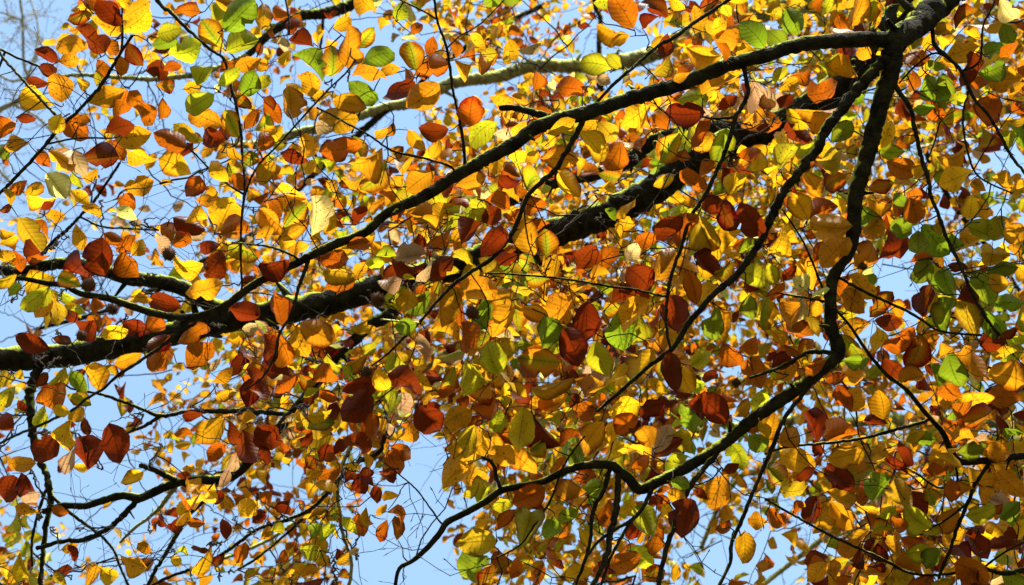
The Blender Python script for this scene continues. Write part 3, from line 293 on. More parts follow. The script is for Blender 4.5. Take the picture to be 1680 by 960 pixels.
BRANCHES = '''
A0|near|bough|-|60 36|4.6 3.4|1900 -250,1700 -130,1580 -35,1530 15,1500 45,1465 65|moss|dark bough in the upper right corner that forks into three
AD|near|bough|-|95 62 60 58 52 50 50 50 46 44 44 42 42 40 40 40 38 40|4.6 4.5|1900 -250,1650 -120,1520 -30,1480 30,1420 100,1340 170,1240 220,1150 255,1073 310,990 353,923 377,840 405,740 440,633 467,537 497,420 517,333 535,233 560,100 583,0 590,-150 600,-350 620|moss|thick mossy bough running from upper right to the left edge
A|near|branch|A0|27 24 23 24 24 23 21 18 16 14 13 12 12 11 9 7 5|- -0.45|1465 62,1400 66,1320 72,1260 90,1200 105,1130 133,1040 160,970 183,890 205,840 238,790 265,740 293,700 320,635 350,600 380,540 405,490 430,420 465,367 503,320 520,267 517,217 503,180 490,133 482,107 468,77 465,33 457,0 463,-40 470|moss|long dark branch sweeping down left from the fork
B|near|branch|A0|26 20 18 16 14 12 10 8 5|- -0.25|1465 68,1457 90,1440 110,1407 147,1383 177,1360 207,1343 240,1323 267,1297 300,1283 320,1260 370,1240 407,1210 450,1173 480,1150 507,1127 533,1105 570,1060 605,1020 640,980 675|bark|branch with a sunlit side descending from the fork's middle
C|near|branch|A0|31 30 29 27 25 21 20 20 22 23 22 21 20 19 18 17 16 14 13 12 12 11 11 9 7 6|- -0.2|1468 66,1463 110,1453 143,1437 200,1423 253,1410 293,1403 330,1400 380,1393 413,1373 443,1363 470,1363 503,1363 537,1375 567,1370 587,1343 610,1310 637,1260 670,1233 690,1193 723,1150 753,1107 777,1080 790,1050 803,1033 787,1017 773,1000 763,967 763,933 770,907 783,880 793,827 803,800 820,767 840,733 857,725 870,700 900,677 920,655 933,648 965|moss|crooked mossy branch bending down across the lower right to the sky gap
A1|near|branch|A|15 9|- 0.05|907 195,870 183,840 177,820 177|bark|
A2|near|branch|A|11 8 7 5 3|- -0.15|957 195,940 230,912 277,883 303,867 320,840 383,807 423,767 450,740 470,710 503,687 530,660 557,633 583,610 600|bark|
A21|near|twig|A2|5 3|- -0.05|687 530,660 528,625 524|pale|
A22|near|twig|A2|4 3|- -0.05|912 277,910 300,897 325|bark|
A3|near|branch|A|5 6 7|- 0.2|960 190,1000 145,1040 110,1080 75,1100 65,1150 30,1195 0,1240 -40|bark|
A4|near|branch|A|7 5 4|- -0.2|320 522,320 530,287 550,267 567,233 590,193 617,167 640,140 655,120 672,60 700,20 717,0 728,-30 745|bark|
A5|near|branch|A|7 6 4 3|- -0.15|507 425,493 463,480 507,457 553,450 587,427 623,400 640|bark|
A6|near|twig|A|5 3|- -0.1|490 425,453 408,420 402,380 398|bark|
U|near|branch|A|6 5 4|- -0.1|763 275,760 233,753 193,743 147,733 80,717 33,713 0,708 -40|bark|
U2|near|twig|U|3.5 3|- 0.05|717 33,690 16,657 0,630 -15|bark|
U3|near|twig|U|3 2|- 0.1|733 77,753 60,787 40,827 0|bark|
V|near|twig|A|4.5 3|- -0.15|743 290,743 275,697 260,643 247,607 223,577 207,547 190,520 177|bark|
S|near|branch|A|8 7 6 5|- -0.15|1218 102,1227 153,1207 193,1193 240,1173 287,1157 320,1133 357,1117 407,1103 447,1095 487,1093 533,1100 573|bark|
T|near|twig|S|4.5 3|- 0.1|1095 487,1040 475,1000 470,920 457,840 450,800 448|bark|
S2|near|twig|S|5 3|- 0.0|1207 193,1180 195,1150 192|bark|
C1|near|branch|C|9 7 4|- -0.05|1365 580,1327 578,1293 597,1260 610,1230 620|bark|
C2|near|branch|C|10 9 8|- -0.2|1175 745,1140 787,1117 827,1110 853,1097 887,1087 927,1078 970|bark|
C3|near|branch|C|8 6 5|- -0.15|1073 795,1057 830,1037 853,1007 870,980 890,963 912|bark|
C31|near|twig|C3|6 5|- -0.1|1037 853,1020 880,1000 920,983 970|bark|
C4|near|branch|C|12 11 8|- -0.2|1015 780,1012 827,1003 867,997 907,983 940,965 975|bark|
C5|near|branch|C|8 7 5|- -0.1|1000 768,993 800,973 840,968 890,957 927,940 970|bark|
C6|near|branch|C|5 4 3|- -0.15|917 785,900 827,880 857,860 887,840 903,815 915|bark|
C61|near|twig|C|4 3|- -0.15|917 780,940 740,960 715|bark|
C7|near|branch|C|8 7 6|- -0.2|1330 625,1323 640,1287 687,1260 750,1240 797,1217 853,1200 893,1198 923,1175 970|bark|
C8|near|branch|C|8 7 6|- -0.05|822 803,815 785,812 772,805 757,790 750|bark|
C9|near|twig|C|3.5 2|- 0.1|725 860,703 830,683 803,653 777,627 757|bark|
R1|near|twig|C|5 4 3|- 0.05|1360 500,1347 467,1330 423,1310 383,1283 343|bark|
R2|near|twig|C|5 3|- 0.05|1360 497,1330 490,1300 485,1275 480|bark|
M1|near|branch|C|9 7 6 5|- -0.2|1466 130,1473 147,1493 177,1502 217,1510 253,1523 293,1527 320,1540 353,1553 390,1570 423,1587 463,1607 503,1623 530,1640 550|bark|
N1|near|branch|A0|8 6 5|- -0.2|1528 20,1530 43,1533 73,1553 93,1577 117,1597 160,1620 187,1640 220,1660 257,1690 295|bark|
O1|near|twig|N1|4 3|- -0.1|1590 147,1580 187,1583 227,1593 267,1610 293,1660 317|bark|
O2|near|twig|N1|4 3|- 0.05|1577 117,1607 100,1613 43,1630 7,1640 -30|bark|
N2|near|twig|N1|4 3|- 0.1|1553 93,1530 88,1500 110,1475 137|bark|
Q1|near|branch|C|6 5 4|- -0.1|1367 450,1380 457,1427 483,1460 497,1500 517,1543 543,1610 550|bark|
AE|near|bough|AD|30 26 24 22 20 18 16|- -0.1|395 522,347 500,307 477,267 463,217 457,180 447,143 437,110 432,67 437,33 447,0 443,-60 440|moss|
AF|near|bough|AD|28 25 23 20 16|- 0.5|1240 215,1150 212,1080 230,1053 247,1027 267,973 287,940 293,880 310,820 340|moss|
AG|near|bough|AD|24 19 18 17 16 16 15 15 14 12 11 9|- -0.3|690 455,643 513,607 533,587 553,553 583,510 640,460 700,403 763,377 783,353 787,320 787,287 793,253 807,230 817,200 813,167 822,140 830,103 830,70 840|moss|
AH2|near|branch|AG|11 9 7|- -0.05|232 815,207 840,187 860,167 873,133 887,103 888,60 900|bark|
AH3|near|branch|AG|10 9 6|- -0.1|358 785,340 812,327 827,307 847,293 873,277 900,260 927,240 965|moss|
AH4|near|branch|AG|8 6 4|- 0.1|292 793,267 827,247 847,220 867,197 890|pale|
AH5|near|branch|AG|10 9 8|- -0.05|290 793,263 775,230 763|bark|
AJ|near|branch|AD|18 16 15 14 12 11 10 9 8 7|- -0.3|70 586,62 607,50 640,50 683,57 727,67 757,78 787,82 820,77 853,72 893,68 940,65 980|moss|
AJ2|near|branch|AJ|6 5 4|- -0.1|80 810,110 837,140 860,167 880,187 903,197 930,215 970|bark|
AJ3|near|twig|AJ|5 4|- -0.05|79 795,60 850,52 893,53 930|bark|
AJ4|near|twig|AJ|4 3|- -0.05|57 727,85 715,110 703|bark|
AI|near|branch|AG|9 8 6 4|- 0.1|480 680,400 675,333 675,300 677,263 682,217 665,170 648,130 640|bark|
AI2|near|twig|AI|7 5|- 0.05|263 682,240 697,210 710|bark|
AL|near|branch|AG|8 7 6 5|- -0.1|560 578,600 620,637 680,633 707,623 740,607 750,580 763,560 783,537 810,507 837,470 853,420 870,383 897,333 927,287 943,250 960|bark|
AL2|near|twig|AL|5 4|- -0.1|510 838,487 860,457 887,420 917,390 935|bark|
AM|near|branch|AL|7 6 6|- -0.05|553 790,553 797,557 840,563 880,573 907,577 933,570 970|pale|
X|near|branch|-|8 5 5 4|3.5 3.1|200 -90,257 0,280 20,310 50,343 80,367 97,377 133,387 173,395 217,398 260,402 300,400 330,397 355|bark|
X2|near|twig|X|4 3|- -0.05|401 318,380 307,347 280,310 243|bark|
W|near|twig|A|4 3|- -0.2|400 480,395 400,400 330,420 277,457 237,487 203,520 167,543 143,570 117,583 97|bark|
Y|near|branch|-|5 6 5|3.4 3.0|-60 370,0 317,17 300,43 273,73 240,100 207,127 183,160 147,180 117,200 83,217 58|bark|
Y2|near|twig|Y|3.5 3|- -0.1|77 236,127 227,180 227|bark|
Y3|near|twig|Y|4 3|- 0|200 83,201 55,200 20,205 -10|bark|
AA|near|branch|AE|7 5 4|- -0.4|60 437,67 420,87 397,110 377,133 353,157 327,163 317,180 293,197 267|bark|
AB|near|twig|AA|4 3|- 0|130 356,167 372,213 375,260 378|bark|
Z1|near|twig|Y|5 4|- 0.4|0 88,33 97,67 110|bark|
J|right|branch|-|34 16 12 12 11 9 7 6 5 4|4.2 3.3|2500 450,2000 690,1800 740,1680 748,1620 755,1577 757,1560 740,1547 710,1523 683,1487 640,1453 613,1423 577,1393 533,1368 505|bark|dark branch entering at the right edge and bending upward
J2|right|branch|J|6 5 4|- -0.1|1527 690,1477 703,1410 720,1347 728,1293 733,1255 745|bark|
K|right|branch|J|7 6 5|- -0.1|1627 757,1603 790,1587 827,1570 867,1557 907,1543 940,1538 975|bark|
L1|right|branch|-|14 5 5 4|4.2 3.3|2500 600,1950 860,1680 935,1610 933,1543 943,1493 940,1447 917,1403 897,1360 877,1310 850,1255 818|bark|
K2|right|twig|K|4 3|- 0|1587 827,1540 860,1500 870|bark|
L2|right|twig|L1|4 3|- -0.1|1610 933,1650 905,1700 880|bark|
K3|right|twig|J|4 3|- -0.05|1560 745,1570 790,1540 800,1500 775,1470 760|bark|
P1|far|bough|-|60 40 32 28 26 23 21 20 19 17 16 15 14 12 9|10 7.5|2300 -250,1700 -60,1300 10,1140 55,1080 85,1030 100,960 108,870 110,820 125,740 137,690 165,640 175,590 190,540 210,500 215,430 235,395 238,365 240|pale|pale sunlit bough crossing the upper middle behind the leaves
AC|far|bough|-|30 22 20 19 18 16 14 10|8 6.0|1500 -260,1000 -120,700 -40,620 -15,580 5,553 17,527 23,500 25,470 37,440 57,420 77,405 92|moss|dark bough in the sky gap at the upper left
AC1|far|twig|AC|6 4|- 0.1|530 30,528 60,523 93|bark|
P2|far|branch|P1|8 9 8|- 0.2|660 172,700 125,730 100,753 87,777 67,803 53,840 33,900 5|bark|
P3|far|branch|P1|9 8|- 0.3|985 108,983 70,985 30,977 10,970 -40|moss|
P31|far|branch|P1|13 11|- -0.2|985 110,985 130,983 170,975 210|moss|
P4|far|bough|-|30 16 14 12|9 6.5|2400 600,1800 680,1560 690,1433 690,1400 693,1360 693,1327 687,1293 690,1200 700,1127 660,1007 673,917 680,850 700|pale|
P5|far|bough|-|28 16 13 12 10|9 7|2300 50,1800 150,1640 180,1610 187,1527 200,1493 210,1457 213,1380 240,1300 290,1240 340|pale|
P6|far|branch|P4|10 9 7|- -0.3|1300 690,1260 767,1217 780,1180 830,1150 900|pale|
P7|far|branch|P4|12 10 9|- -0.2|917 680,800 550,747 570,720 587,697 607,673 617,620 660,560 700|pale|
P9|far|branch|P1|12 9 7|- -0.5|640 176,500 300,420 380,330 430,200 500,60 540|bark|
P10|far|branch|P4|12 9 7|- -0.5|1500 690,1480 780,1380 860,1290 930,1200 1000|pale|
P11|far|branch|P7|9 7 5|- -0.3|600 675,540 800,450 880,330 930|pale|
P12|far|branch|AC|10 9 7 5|- 0.3|405 92,330 120,255 130,210 128,130 123,90 128|pale|
P13|far|branch|P5|10 8 6|- -0.2|1500 208,1560 330,1640 430,1700 520|bark|
T0|bare|branch|-|14 8 5 4 4|13 11|-700 420,-200 260,20 170,47 135,40 110,38 80,37 30,33 0,30 -40|grey|
T2|bare|branch|T0|5 4|- 0|42 128,20 133,0 125,-40 120|grey|
T3|bare|branch|T0|4 3|- 0|36 35,20 27,0 20|grey|
T4|bare|branch|T0|4 3|- 0.3|44 125,60 80,62 40,50 0|grey|
T5|bare|branch|T0|5 4|- 0.1|20 170,70 200,120 260,160 280|grey|
T6|bare|branch|T0|5 4|- 0.1|-40 200,0 280,60 330,110 360|grey|
'''
N_MID, N_RIGHT, N_FAR = 580, 60, 1750

# ------------------------------------------------------------------ setting
def ground():
    m, n, N, L = node_mat('meadow')
    out = N('OutputMaterial'); p = N('BsdfPrincipled'); L(p.outputs[0], out.inputs[0]); p.inputs['Roughness'].default_value = 0.9
    a = N('TexNoise'); a.inputs['Scale'].default_value = 3; a.inputs['Detail'].default_value = 8
    g = N('NewGeometry'); L(g.outputs['Position'], a.inputs['Vector'])
    r = N('ValToRGB'); r.color_ramp.elements[0].position = 0.4; r.color_ramp.elements[1].position = 0.62
    r.color_ramp.elements[0].color = (0.03, 0.05, 0.012, 1); r.color_ramp.elements[1].color = (0.11, 0.06, 0.02, 1)
    L(a.outputs['Fac'], r.inputs[0]); L(r.outputs[0], p.inputs['Base Color'])
    s = 600
    me = mesh_tris('ground', [(-s, -s, 0), (s, -s, 0), (s, s, 0), (-s, s, 0)], [(0, 1, 2), (0, 2, 3)], False); me.materials.append(m)
    tag(link(bpy.data.objects.new('ground', me)), kind='structure')
ground()

# ------------------------------------------------------------------ trees
TREES = {'near': ('beech_tree', 'big copper and yellow beech in front, with thick dark mossy boughs', (1900, -250, 4.6), 0.27),
         'right': ('beech_tree', 'beech reaching in from the right edge with one thin dark branch low down', (2500, 480, 4.2), 0.14),
         'far': ('beech_tree', 'beech farther back, its pale sunlit boughs and small bright leaves behind the dark branches', (2400, 0, 9.5), 0.26),
         'bare': ('bare_tree', 'leafless grey tree with fine twigs in the sky at the upper left corner', (-800, 450, 13), 0.14)}
MATS = {'bark': M_BARK, 'moss_lit': M_MOSS_LIT, 'pale': M_PALE_LIT, 'grey': M_GREYTWIG}
ROOT = {}
def child(o, parent):
    o.parent = parent
    if parent.type == 'EMPTY': o.matrix_parent_inverse = Matrix.Translation(-parent.location)
    return o
for key, (nm, lab, jn, rad) in TREES.items():
    p = at(*jn); e = bpy.data.objects.new(nm, None); link(e)
    e.location = (p.x + 0.25, p.y + 0.1, 0); e.empty_display_size = 0.3
    tag(e, lab, 'tree'); ROOT[key] = e
    tb = Tubes(); H = p.z
    P = [(e.location.x, e.location.y, -0.05), (e.location.x, e.location.y, 0.25), (e.location.x - .05, e.location.y, H * .4), (p.x + .04, p.y, H * .8), (p.x, p.y, H), (p.x + .1, p.y + .1, H + 1.5), (p.x + .5, p.y + .3, H + 3.5)]
    pp, rr = resample(P, [rad * 1.6, rad * 1.15, rad, rad * .9, rad * .8, rad * .55, rad * .2], 0.15)
    tb.add(pp, rr, 16, 0.03)
    child(tb.build('trunk', M_GREYTWIG if key == 'bare' else M_MOSS_LIT), e)

BR = {}                                          # key -> dict(px, depth arrays, object, points)
NET = {k: [] for k in TREES}                     # per tree: (px, py, depth, branch key, radius)
def px_of(P):
    v = Vector(P) - CAM; d = v.dot(FW)
    return 840 + v.dot(RT) / d * F, 480 - v.dot(UP) / d * F, d
for line in BRANCHES.strip().split('\n'):
    key, tree, name, par, ws, dd, pts, mat, *lab = line.split('|')
    pts = [tuple(map(float, q.split())) for q in pts.split(',')]
    ws = list(map(float, ws.split())); d0, d1 = dd.split()
    if par != '-':
        q = BR[par]['px']; k = np.argmin((q[:, 0] - pts[0][0]) ** 2 + (q[:, 1] - pts[0][1]) ** 2)
        d0 = q[k, 2]; d1 = d0 + float(d1)
        if (q[k, 0] - pts[0][0]) ** 2 + (q[k, 1] - pts[0][1]) ** 2 > 9: pts.insert(0, (q[k, 0], q[k, 1]))
        else: pts[0] = (q[k, 0], q[k, 1])
    else: d0 = float(d0); d1 = float(d1)
    n = len(pts); seg = np.cumsum([0] + [math.dist(pts[i], pts[i + 1]) for i in range(n - 1)]); seg /= seg[-1]
    D = d0 + (d1 - d0) * (seg ** 0.8 if par == '-' else seg)
    W = np.interp(np.linspace(0, 1, n), np.linspace(0, 1, len(ws)), ws)
    P = [at(x, y, d) for (x, y), d in zip(pts, D)]
    Rr = [0.5 * w_ * d / F for w_, d in zip(W, D)]
    fine = max(0.008, 0.3 * float(np.median(Rr)))
    pp, rr = resample(P, Rr, fine)
    big = np.median(rr) > 0.012
    mid = np.median(rr) > 0.004
    # small kinks and swellings where shoots leave
    kn = rng.normal(0, 1, (len(pp), 3)) * (rr * (0.03 if big else 0.14))[:, None]; kn[0] = 0; kn[-1] = 0
    pp = pp + kn
    rr = rr * (1 + (0.035 if big else 0.09) * rng.normal(0, 1, len(rr)).clip(-1, 2))
    tb = Tubes(); tb.add(pp, rr, 24 if big else (10 if mid else 7), 0.045 if big else 0.06)
    # knobs and snapped shoot stubs
    for _ in range(int(len(pp) * fine * (5 if mid else 3)) + (1 if mid else 0)):
        k = random.randrange(len(pp)); r0 = rr[k]
        dv = Vector(rng.normal(0, 1, 3)).normalized(); ln = random.uniform(0.8, 2.2) * r0 + random.uniform(0.002, 0.012)
        a = Vector(pp[k]) + dv * r0 * 0.5
        tb.add([a, a + dv * ln * .6, a + dv * (ln + r0 * .4)], [r0 * .42, r0 * .30, r0 * .16], 6)
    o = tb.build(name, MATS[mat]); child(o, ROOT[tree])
    if lab and lab[0]: o['label'] = lab[0]
    pxs = np.array([px_of(q) for q in pp]); BR[key] = dict(px=pxs, obj=o, tree=tree, pts=pp, r=rr)
    for i in range(0, len(pp), 2): NET[tree].append((*pxs[i], key, rr[i]))

class Net:
    "growing set of attachment points of one tree"
    def __init__(s, rows):
        s.A = np.zeros((60000, 3)); s.n = 0; s.key = []
        for x, y, d, k, r in rows: s.push(at(x, y, d), k)
    def push(s, P, k): s.A[s.n] = P; s.n += 1; s.key.append(k)
    def nearest_px(s, px, py, dmax=1e9):
        v = s.A[:s.n] - np.array(CAM); d = v @ np.array(FW); x = 840 + (v @ np.array(RT)) / d * F; y = 480 - (v @ np.array(UP)) / d * F
        k = int(np.argmin((x - px) ** 2 + (y - py) ** 2 + 0 * d)); return k, d[k], math.hypot(x[k] - px, y[k] - py)
    def nearest(s, P):
        dv = s.A[:s.n] - np.array(P); k = int(np.argmin((dv ** 2).sum(1))); return k, math.sqrt((dv[k] ** 2).sum())
NETS = {k: Net(v) for k, v in NET.items()}
TW = {}                                         # branch key -> Tubes of fine twigs
def twig(net, k, P, r_end=0.0009, r_start=0.0016, bow=0.10, zig=0.025):
    "thin shoot from network point k to P; adds its points to the network"
    key = net.key[k]; A = np.array(net.A[k]); B = np.array(P); L_ = np.linalg.norm(B - A)
    if L_ < 0.004: return
    n = max(3, int(L_ / 0.03)); off = rng.normal(0, 1, 3) * L_ * bow
    ts = np.linspace(0, 1, n + 1); pts = [A * (1 - t) + B * t + off * math.sin(math.pi * t) * (1 - .4 * t) for t in ts]
    for i in range(1, n): pts[i] = pts[i] + rng.normal(0, 1, 3) * min(L_, .15) * zig
    rr = np.linspace(r_start + L_ * 0.0016, r_end, n + 1)
    pp, r2 = resample(pts, rr, 0.02)
    TW.setdefault(key, Tubes()).add(pp, r2, 5)
    for q in pp[2::2]: net.push(q, key)

# ------------------------------------------------------------------ leaves seen singly
rows = []
for line in LEAVES.strip().split('\n'):
    if line[0] == '@': ox, oy = map(float, line[1:].split()); continue
    for it in line.split(';'):
        *v, c = it.split(); bx, by, tx, ty, wd = map(float, v)
        rows.append((ox + bx / 3, oy + by / 3, ox + tx / 3, oy + ty / 3, wd / 3, c))
def pick_tree(r):
    a = NETS['near'].nearest_px(r[0], r[1]); b = NETS['right'].nearest_px(r[0], r[1])
    return ('right' if b[2] < a[2] else 'near'), min(a[2], b[2])
BR_BACK = ('AD', 'AE', 'AF')
jobs = []
for r in rows:
    t, dist = pick_tree(r); jobs.append((dist, t, r))
jobs.sort(key=lambda j: j[0])
size = lambda r: math.hypot(r[2] - r[0], r[3] - r[1]) * r[4]
limit = {}
for t in ('near', 'right'):
    s_ = sorted((size(j[2]) for j in jobs if j[1] == t), reverse=True); limit[t] = s_[299] if len(s_) > 300 else 0
FOL = {k: Foliage() for k in ('near', 'right', 'far')}
def rot(v, axis, a): return Matrix.Rotation(a, 3, axis) @ v
def add_leaf_object(key, base, ax, nn, ln, mesh, col):
    ax = ax.normalized(); x = ax.cross(nn).normalized(); z = x.cross(ax)
    o = bpy.data.objects.new('leaf', mesh); link(o)
    m = Matrix((x, ax, z)).transposed().to_4x4() @ Matrix.Scale(ln, 4); m.translation = base
    o.parent = BR[key]['obj']; o.matrix_basis = m; o.color = col
    return o
for dist, t, r in jobs:
    net = NETS[t]; bx, by, tx, ty, wd, c = r
    k, d, _ = net.nearest_px(bx, by)
    d = d + random.uniform(-0.07, 0.19)
    big = size(r)
    if d > 3.9: d = 3.9 - random.uniform(0, 0.6)          # leaves hanging in front of the thick bough
    d = max(2.7, d)
    base = at(bx, by, d); fl = math.hypot(tx - bx, ty - by)
    mesh, ratio = min(random.sample(LEAF_MESH, 4), key=lambda m_: abs(m_[1] - min(.74, max(.52, wd / fl))))
    ax = (RT * (tx - bx) - UP * (ty - by)).normalized(); view = (base - CAM).normalized()
    L0 = fl / F * d; q = (wd / fl) / ratio
    side = (-view).lerp(Vector((0, 0, -1)), random.uniform(0.1, 1.0)) + Vector(rng.normal(0, .14, 3))   # blades hang roughly level
    side.normalize()
    side = (side - ax * side.dot(ax) * random.uniform(0, 1)).normalized()
    g = abs(side.dot(view)); wq = q / g
    if wq < 0.95: side = rot(side, ax, math.acos(max(0.35, wq)) * random.choice((-1, 1)))
    sv = side.dot(view)
    if abs(sv) < 0.3: side = (side - view * 0.4).normalized(); sv = side.dot(view)
    tt = max(-1.1, min(1.1, -ax.dot(side) / sv)); nn = side
    ln = L0 * math.sqrt(1 + tt * tt); ax = (ax + view * tt).normalized()
    if random.random() < 0.55: nn = -nn
    ln = min(0.105, ln * (1.23 if fl > 36 else 1.32))
    twig(net, k, base)
    if big >= limit[t]:
        add_leaf_object(net.key[k], base, ax, nn, ln, mesh, tint(c))
    else: FOL[t].add(base, ax, nn, ln, c)

# ------------------------------------------------------------------ leafy sprays further in
GRID = np.array([list(map(int, l)) for l in '''1455445674468988
2334343366689888
3434446888899875
3345778998998865
4344689988868566
3446999888976747
2347994789855676
3256760788755676
6644750467633676'''.split()], float) / 9
HOLES = [(690, 765, 48, 55), (660, 880, 70, 60), (690, 930, 60, 50), (1480, 450, 42, 45), (215, 770, 45, 30), (150, 855, 45, 22), (1200, 905, 22, 30),
         (55, 130, 38, 60), (60, 190, 35, 45), (620, 208, 40, 14), (560, 225, 25, 18), (110, 540, 22, 14), (30, 520, 25, 22), (1010, 60, 40, 22), (130, 150, 26, 22),
         (290, 890, 45, 30), (1440, 520, 24, 40), (470, 780, 16, 20), (560, 50, 22, 22), (340, 740, 30, 14), (180, 730, 30, 45), (1505, 380, 24, 20), (1660, 260, 22, 30)]
BOUGH_OPEN = [(530, 497, 110, 34, 4.7), (960, 360, 95, 42, 4.7), (150, 572, 190, 34, 4.7), (1075, 295, 55, 40, 4.7), (280, 465, 70, 28, 4.7),
              (780, 131, 85, 20, 8.6), (650, 176, 65, 17, 8.4), (890, 108, 65, 18, 8.8), (1050, 95, 45, 22, 9), (510, 214, 45, 14, 8)]   # stretches of the boughs that stand clear of leaves
def in_hole(x, y, g=0.0): return any(((x - a) / (c + g)) ** 2 + ((y - b) / (d + g)) ** 2 < 1 for a, b, c, d in HOLES)
def cover(x, y):
    gx = min(max(x / 105 - 0.5, 0), 15); gy = min(max(y / 106.7 - 0.5, 0), 8); i, j = int(gx), int(gy); fx, fy = gx - i, gy - j
    i2, j2 = min(i + 1, 15), min(j + 1, 8)
    return (GRID[j, i] * (1 - fx) + GRID[j, i2] * fx) * (1 - fy) + (GRID[j2, i] * (1 - fx) + GRID[j2, i2] * fx) * fy
def hue_at(x, y, layer):
    "which colours go where; far leaves paler to stand in for sunlight"
    f = min(max(x / 1680, 0), 1)
    wts = {'Y': 3.9, 'O': 4.4, 'B': 4.4 * (1 - .5 * f), 'R': 2.7 * (1 - .5 * f), 'G': 0.12 + 1.2 * f ** 2.5, 'L': 0.35 + 1.1 * f, 'P': 0.6, 'M': 1.3, 'W': 0.25}
    if y > 620 and x < 700: wts['B'] += 1.5; wts['O'] += 1.5
    if layer == 'far': wts['Y'] += 4.5; wts['O'] += 1.0; wts['W'] += 1.0; wts['P'] += .4; wts['R'] *= .4; wts['B'] *= .6; wts['L'] += 0.5  # far palette lightened: sunlight put into the leaf colours
    return random.choices(list(wts), list(wts.values()))[0]
def spray(net, tree, x, y, d, layer):
    root = at(x, y, d); k, _ = net.nearest(root)
    A = Vector(net.A[k]); out = (root - A); L_ = out.length
    if L_ < 0.02: return
    dirv = out.normalized() * 0.6 + Vector(rng.normal(0, 0.55, 3)) + RT * -0.25 + Vector((0, 0, -0.15))
    dirv.normalize()
    c = hue_at(x, y, layer)
    ln = random.uniform(0.22, 0.5); nl = max(5, int(ln / 0.034))
    pn = (Vector((0, 0, 1)) + Vector(rng.normal(0, 0.45, 3))).normalized()     # spray plane roughly level
    pts = [root]; dd = dirv.copy()
    for i in range(nl):
        dd = (dd + Vector(rng.normal(0, 0.12, 3)) + Vector((0, 0, -0.03))).normalized(); pts.append(pts[-1] + dd * ln / nl)
    leaves = []
    for i in range(1, nl + 1):
        b = pts[i]; t = (pts[i] - pts[i - 1]).normalized(); sd = t.cross(pn).normalized() * (1 if i % 2 else -1)
        ax = (t * random.uniform(.4, 1.0) + sd * random.uniform(.5, 1.0) + Vector(rng.normal(0, .25, 3)) + Vector((0, 0, -0.2))).normalized()
        if i == nl: ax = (t + Vector(rng.normal(0, .2, 3))).normalized()
        nn = (pn + Vector(rng.normal(0, .5, 3))).normalized()
        if abs(nn.dot(ax)) > .95: continue
        p = px_of(b + ax * .04)
        if in_hole(p[0], p[1], 4): continue
        if any(p[2] < z_ and ((p[0] - u_) / c_) ** 2 + ((p[1] - v_) / d_) ** 2 < 1 for u_, v_, c_, d_, z_ in BOUGH_OPEN): continue
        if random.random() > 0.35 + cover(p[0], p[1]): continue
        leaves.append((b, ax, nn, random.uniform(.05, .084) * (1.1 if layer == 'mid' else 1), c if random.random() < .68 else hue_at(x, y, layer)))
    if len(leaves) < 2: return
    key = net.key[k]
    twig(net, k, root, 0.0016, 0.0022 + 0.0015 * min(L_, 1.5), 0.08, 0.02)
    TW.setdefault(key, Tubes()).add(*resample(pts, np.linspace(.0018, .0008, len(pts)), 0.05), 4)
    for q in pts[2::3]: net.push(q, key)
    for b, ax, nn, l, cc in leaves:
        b2 = b + ax * 0.008
        FARLEAF.setdefault(tree, []).append((b2, ax, nn, l, cc, key))
FARLEAF = {}
def fill(tree, layer, count, dlo, dhi, power, xlo=-240, xhi=1860, ylo=-130, yhi=1200):
    net = NETS[tree]; cand = []
    while len(cand) < count:
        x, y = random.uniform(xlo, xhi), random.uniform(ylo, yhi); d = random.uniform(dlo, dhi)
        if random.random() > cover(x, y) ** power or in_hole(x, y, 25): continue
        cand.append((net.nearest(at(x, y, d))[1], x, y, d))
    cand.sort()
    for _, x, y, d in cand: spray(net, tree, x, y, d, layer)
fill('near', 'mid', int(N_MID * .14), 3.5, 4.3, 2.0)
fill('near', 'mid', int(N_MID * .86), 4.75, 6.2, 2.3)
for x_, y_ in ((660, 450), (700, 420), (740, 440), (780, 420), (810, 400), (840, 420), (690, 470), (760, 460), (870, 390), (650, 420), (820, 440), (1180, 250), (1230, 215), (1290, 200)):
    spray(NETS['near'], 'near', x_ + 30, y_ - 10, random.uniform(3.5, 4.1), 'mid')
fill('right', 'mid', N_RIGHT, 3.5, 5.2, 1.5, 1280, 1950, 380, 1200)
fill('far', 'far', N_FAR, 5.8, 10.0, 2.3)

# the largest leaves of the far tree that lie in view are objects, the others one mass
def in_view(q):
    x, y, d = px_of(q[0] + q[1] * q[3] * .5); return 5 < x < 1675 and 5 < y < 955
quota = {'near': 0, 'right': 300 - sum(1 for j in jobs if j[1] == 'right' and size(j[2]) >= limit['right']), 'far': 300}
for tree, lst in FARLEAF.items():
    score = []
    for i, q in enumerate(lst):
        ax, nn = q[1], q[2]; z = ax.cross(nn).normalized().cross(ax); v = (q[0] - CAM)
        score.append(-(q[3] / v.length) ** 2 * abs(z.dot(v.normalized())) if in_view(q) else 0)
    order = np.argsort(score); single = set(order[:max(0, quota[tree])].tolist())
    for i, (b, ax, nn, l, cc, key) in enumerate(lst):
        if i in single: add_leaf_object(key, b, ax, nn, l, random.choice(LEAF_MESH)[0], tint(cc))
        else: FOL[tree].add(b, ax, nn, l, cc)

